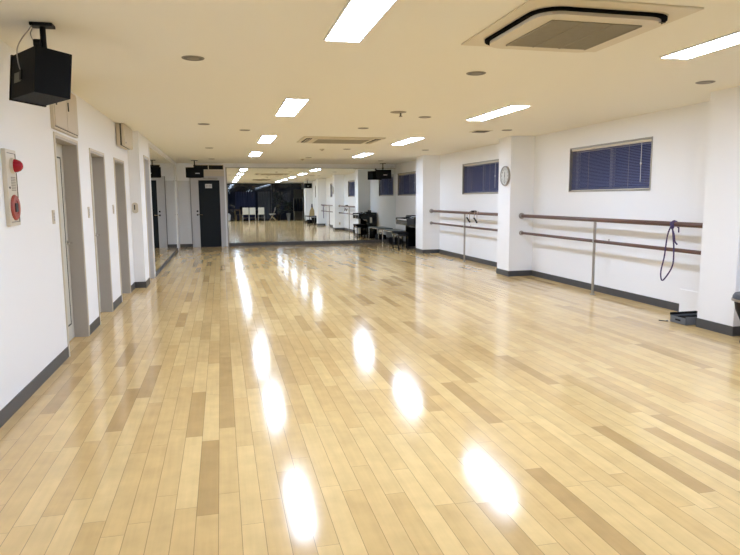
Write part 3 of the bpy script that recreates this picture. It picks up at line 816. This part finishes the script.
MB().lathe([(.13, .02), (.16, .06), (.19, .36), (.2, .4), (.18, .4), (.15, .1), (0, .08)], seg=24).build('bowl', 'white', t, True)
MB().lathe([(.0, .3), (.1, .36), (.15, .42), (.08, .5), (0, .52)], (0.02, 0, 0), seg=16).build('towel', 'white', t, True)
MB().lathe([(.1, 0), (.13, .02)], seg=24).build('foot', 'black', t)

def plant(loc, hgt, n, spread, label, potm, ph):
    t = thing('potted_plant', label, 'plant', loc)
    MB().lathe([(.1, 0), (.15, ph * .9), (.165, ph), (.14, ph), (.13, ph * .85), (0, ph * .85)], seg=20).build('pot', potm, t, True)
    MB().lathe([(0, ph * .86), (.128, ph * .86), (0, ph * .9)], seg=16).build('soil', 'soil', t)
    rnd = random.Random(int(hgt * 100)); st = MB(); lv = MB()
    for k in range(4):
        a = k * 1.7; top = Vector((math.cos(a) * spread * .4, math.sin(a) * spread * .4, hgt * (.7 + .1 * k)))
        st.tube([(0.02 * math.cos(a), .02 * math.sin(a), ph * .85), top * .5 + Vector((0, 0, ph * .3)), top], .009, 6)
    for k in range(n):
        zz = ph + (hgt - ph) * rnd.random() ** .7
        a = rnd.random() * 2 * PI; r0 = spread * rnd.random() * .6
        base = Vector((math.cos(a) * r0, math.sin(a) * r0, zz)); d = Vector((math.cos(a + .4), math.sin(a + .4), rnd.uniform(-.5, .5))).normalized()
        s_ = d.cross(Vector((0, 0, 1))).normalized(); L = rnd.uniform(.14, .26)
        up_ = Vector((0, 0, .02))
        vs = [base, base + d * L * .5 + s_ * L * .22, base + d * L - up_, base + d * L * .5 - s_ * L * .22]
        A = [lv.bm.verts.new(v) for v in vs]; mid = lv.bm.verts.new(base + d * L * .5 - up_)
        for i in range(4): lv.bm.faces.new((A[i], A[(i + 1) % 4], mid))
    st.build('stem', 'dark_wood', t); lv.build('foliage', 'leafy', t)
    return t
plant((3.78, -3.45, 0), 1.9, 130, .5, 'tall dark leafy potted plant in the mirror', 'black', .4)
plant((4.45, -3.35, 0), 1.25, 120, .5, 'shorter dark plant in a pale pot in the mirror', 'pot', .48)

t = thing('coat_rack', 'dark metal coat rack by the room corner in the mirror', 'coat rack', (5.05, -2.9, 0))
MB().tube([(-.3, 0, .05), (-.3, 0, 1.5), (.3, 0, 1.5), (.3, 0, .05)], .014).build('rail', 'steel', t, True)
for sx in (-1, 1): MB().tube([(sx * .3, -.2, .015), (sx * .3, .2, .015)], .014).tube([(sx * .3, 0, .01), (sx * .3, 0, .06)], .014).build('foot', 'steel', t)
for k, x in enumerate((-.2, 0, .2)):
    g_ = MB()
    mtx = Matrix.Translation((5.05 + x, -2.9, 0)) @ Matrix.Rotation(PI / 2 + .08 * k, 4, 'Z')
    rings = []
    for z, a_, b_ in ((.62, .17, .10), (.9, .19, .1), (1.15, .2, .09), (1.3, .21, .08), (1.38, .18, .06), (1.44, .05, .04), (1.475, .03, .03)):
        rings.append([g_.bm.verts.new(mtx @ Vector((a_ * math.cos(q) * (1 + .06 * math.sin(5 * q + z * 3)), b_ * math.sin(q), z))) for q in [2 * PI * i / 20 for i in range(20)]])
    for A, B in zip(rings, rings[1:]):
        for i in range(20): g_.bm.faces.new((A[i], A[(i + 1) % 20], B[(i + 1) % 20], B[i]))
    g_.bm.faces.new(rings[0][::-1]); g_.bm.faces.new(rings[-1])
    tag(g_.build('hanging_coat', 'black_cloth', None, True), ['black coat hanging at the left of the rack in the mirror', 'black coat hanging in the middle of the rack in the mirror', 'black coat hanging at the right of the rack in the mirror'][k], 'coat')
M['dim_wall'] = pm('dim_wall_brown', (0.09, 0.08, 0.06), 0.6, noise=0.15)  # brown-grey carries the dimness of the unlit wall in its colour
t = thing('dim_wall_shelf', 'tall brown shelf added in place of the dim wall behind the coat rack in the mirror', 'shelf', (5.2, -3.75, 0))  # added shelf, keeps the wall behind the coats dark
b = MB().box(-.32, -.29, -.16, .16, 0, 2.1).box(.29, .32, -.16, .16, 0, 2.1).box(-.29, .29, -.16, -.14, 0, 2.1)
b.build('body', 'dim_wall', t)
for z in (.05, .5, .95, 1.4, 1.75, 2.08): MB().box(-.29, .29, -.14, .16, z, z + .02).build('shelf', 'dim_wall', t)

# bench with tan bag between the pillars (seen in the mirror)
t = thing('low_table', 'low black table between pillars in the mirror, under the tan bag', 'table', (5.2, 2.7, 0))
MB().box(-.33, .28, -1.0, 1.0, .40, .44, bev=.006).build('tabletop', 'black', t)
for sx in (-.3, .25):
    for sy in (-1, 1): MB().tube([(sx, sy * .93, 0), (sx, sy * .93, .40)], .018).build('leg', 'black', t)
t = thing('instrument_bag', 'tan tapered bag standing on the low black table in the mirror', 'bag', (5.22, 2.5, .441))
MB().prism([(-.17, 0), (.15, 0), (.13, .3), (.05, .5), (-.02, .5), (-.12, .3)], -.06, .06, mat=Matrix.Rotation(PI / 2, 4, 'X')).build('body', 'tan', t)
MB().tube([(0, .01, .49), (0, .03, .7)], [.045, .03]).build('neck', 'black_cloth', t, label='dark neck of the bag')
t = thing('floor_bag', 'black bag on the floor under the low black table in the mirror', 'bag', (5.12, 2.2, 0))
MB().box(-.16, .16, -.35, .35, 0, .2, bev=.05).build('body', 'black_cloth', t, True)
MB().tube(smooth_pts([(0, -.15, .19), (0, -.1, .26), (0, .1, .26), (0, .15, .19)]), .01).build('strap', 'black_cloth', t, True)

# small socket on the far pillar's side
t = thing('wall_socket', 'small white wall socket low on the clock pillar, seen in the mirror', 'socket', (5.3, 10.938, .3))
MB().box(-.035, .035, -.002, .006, -.06, .06, bev=.002).build('plate', 'cream', t)
MB().box(-.012, .012, .006, .008, -.03, -.01).box(-.012, .012, .006, .008, .01, .03).build('outlet', 'groove', t)
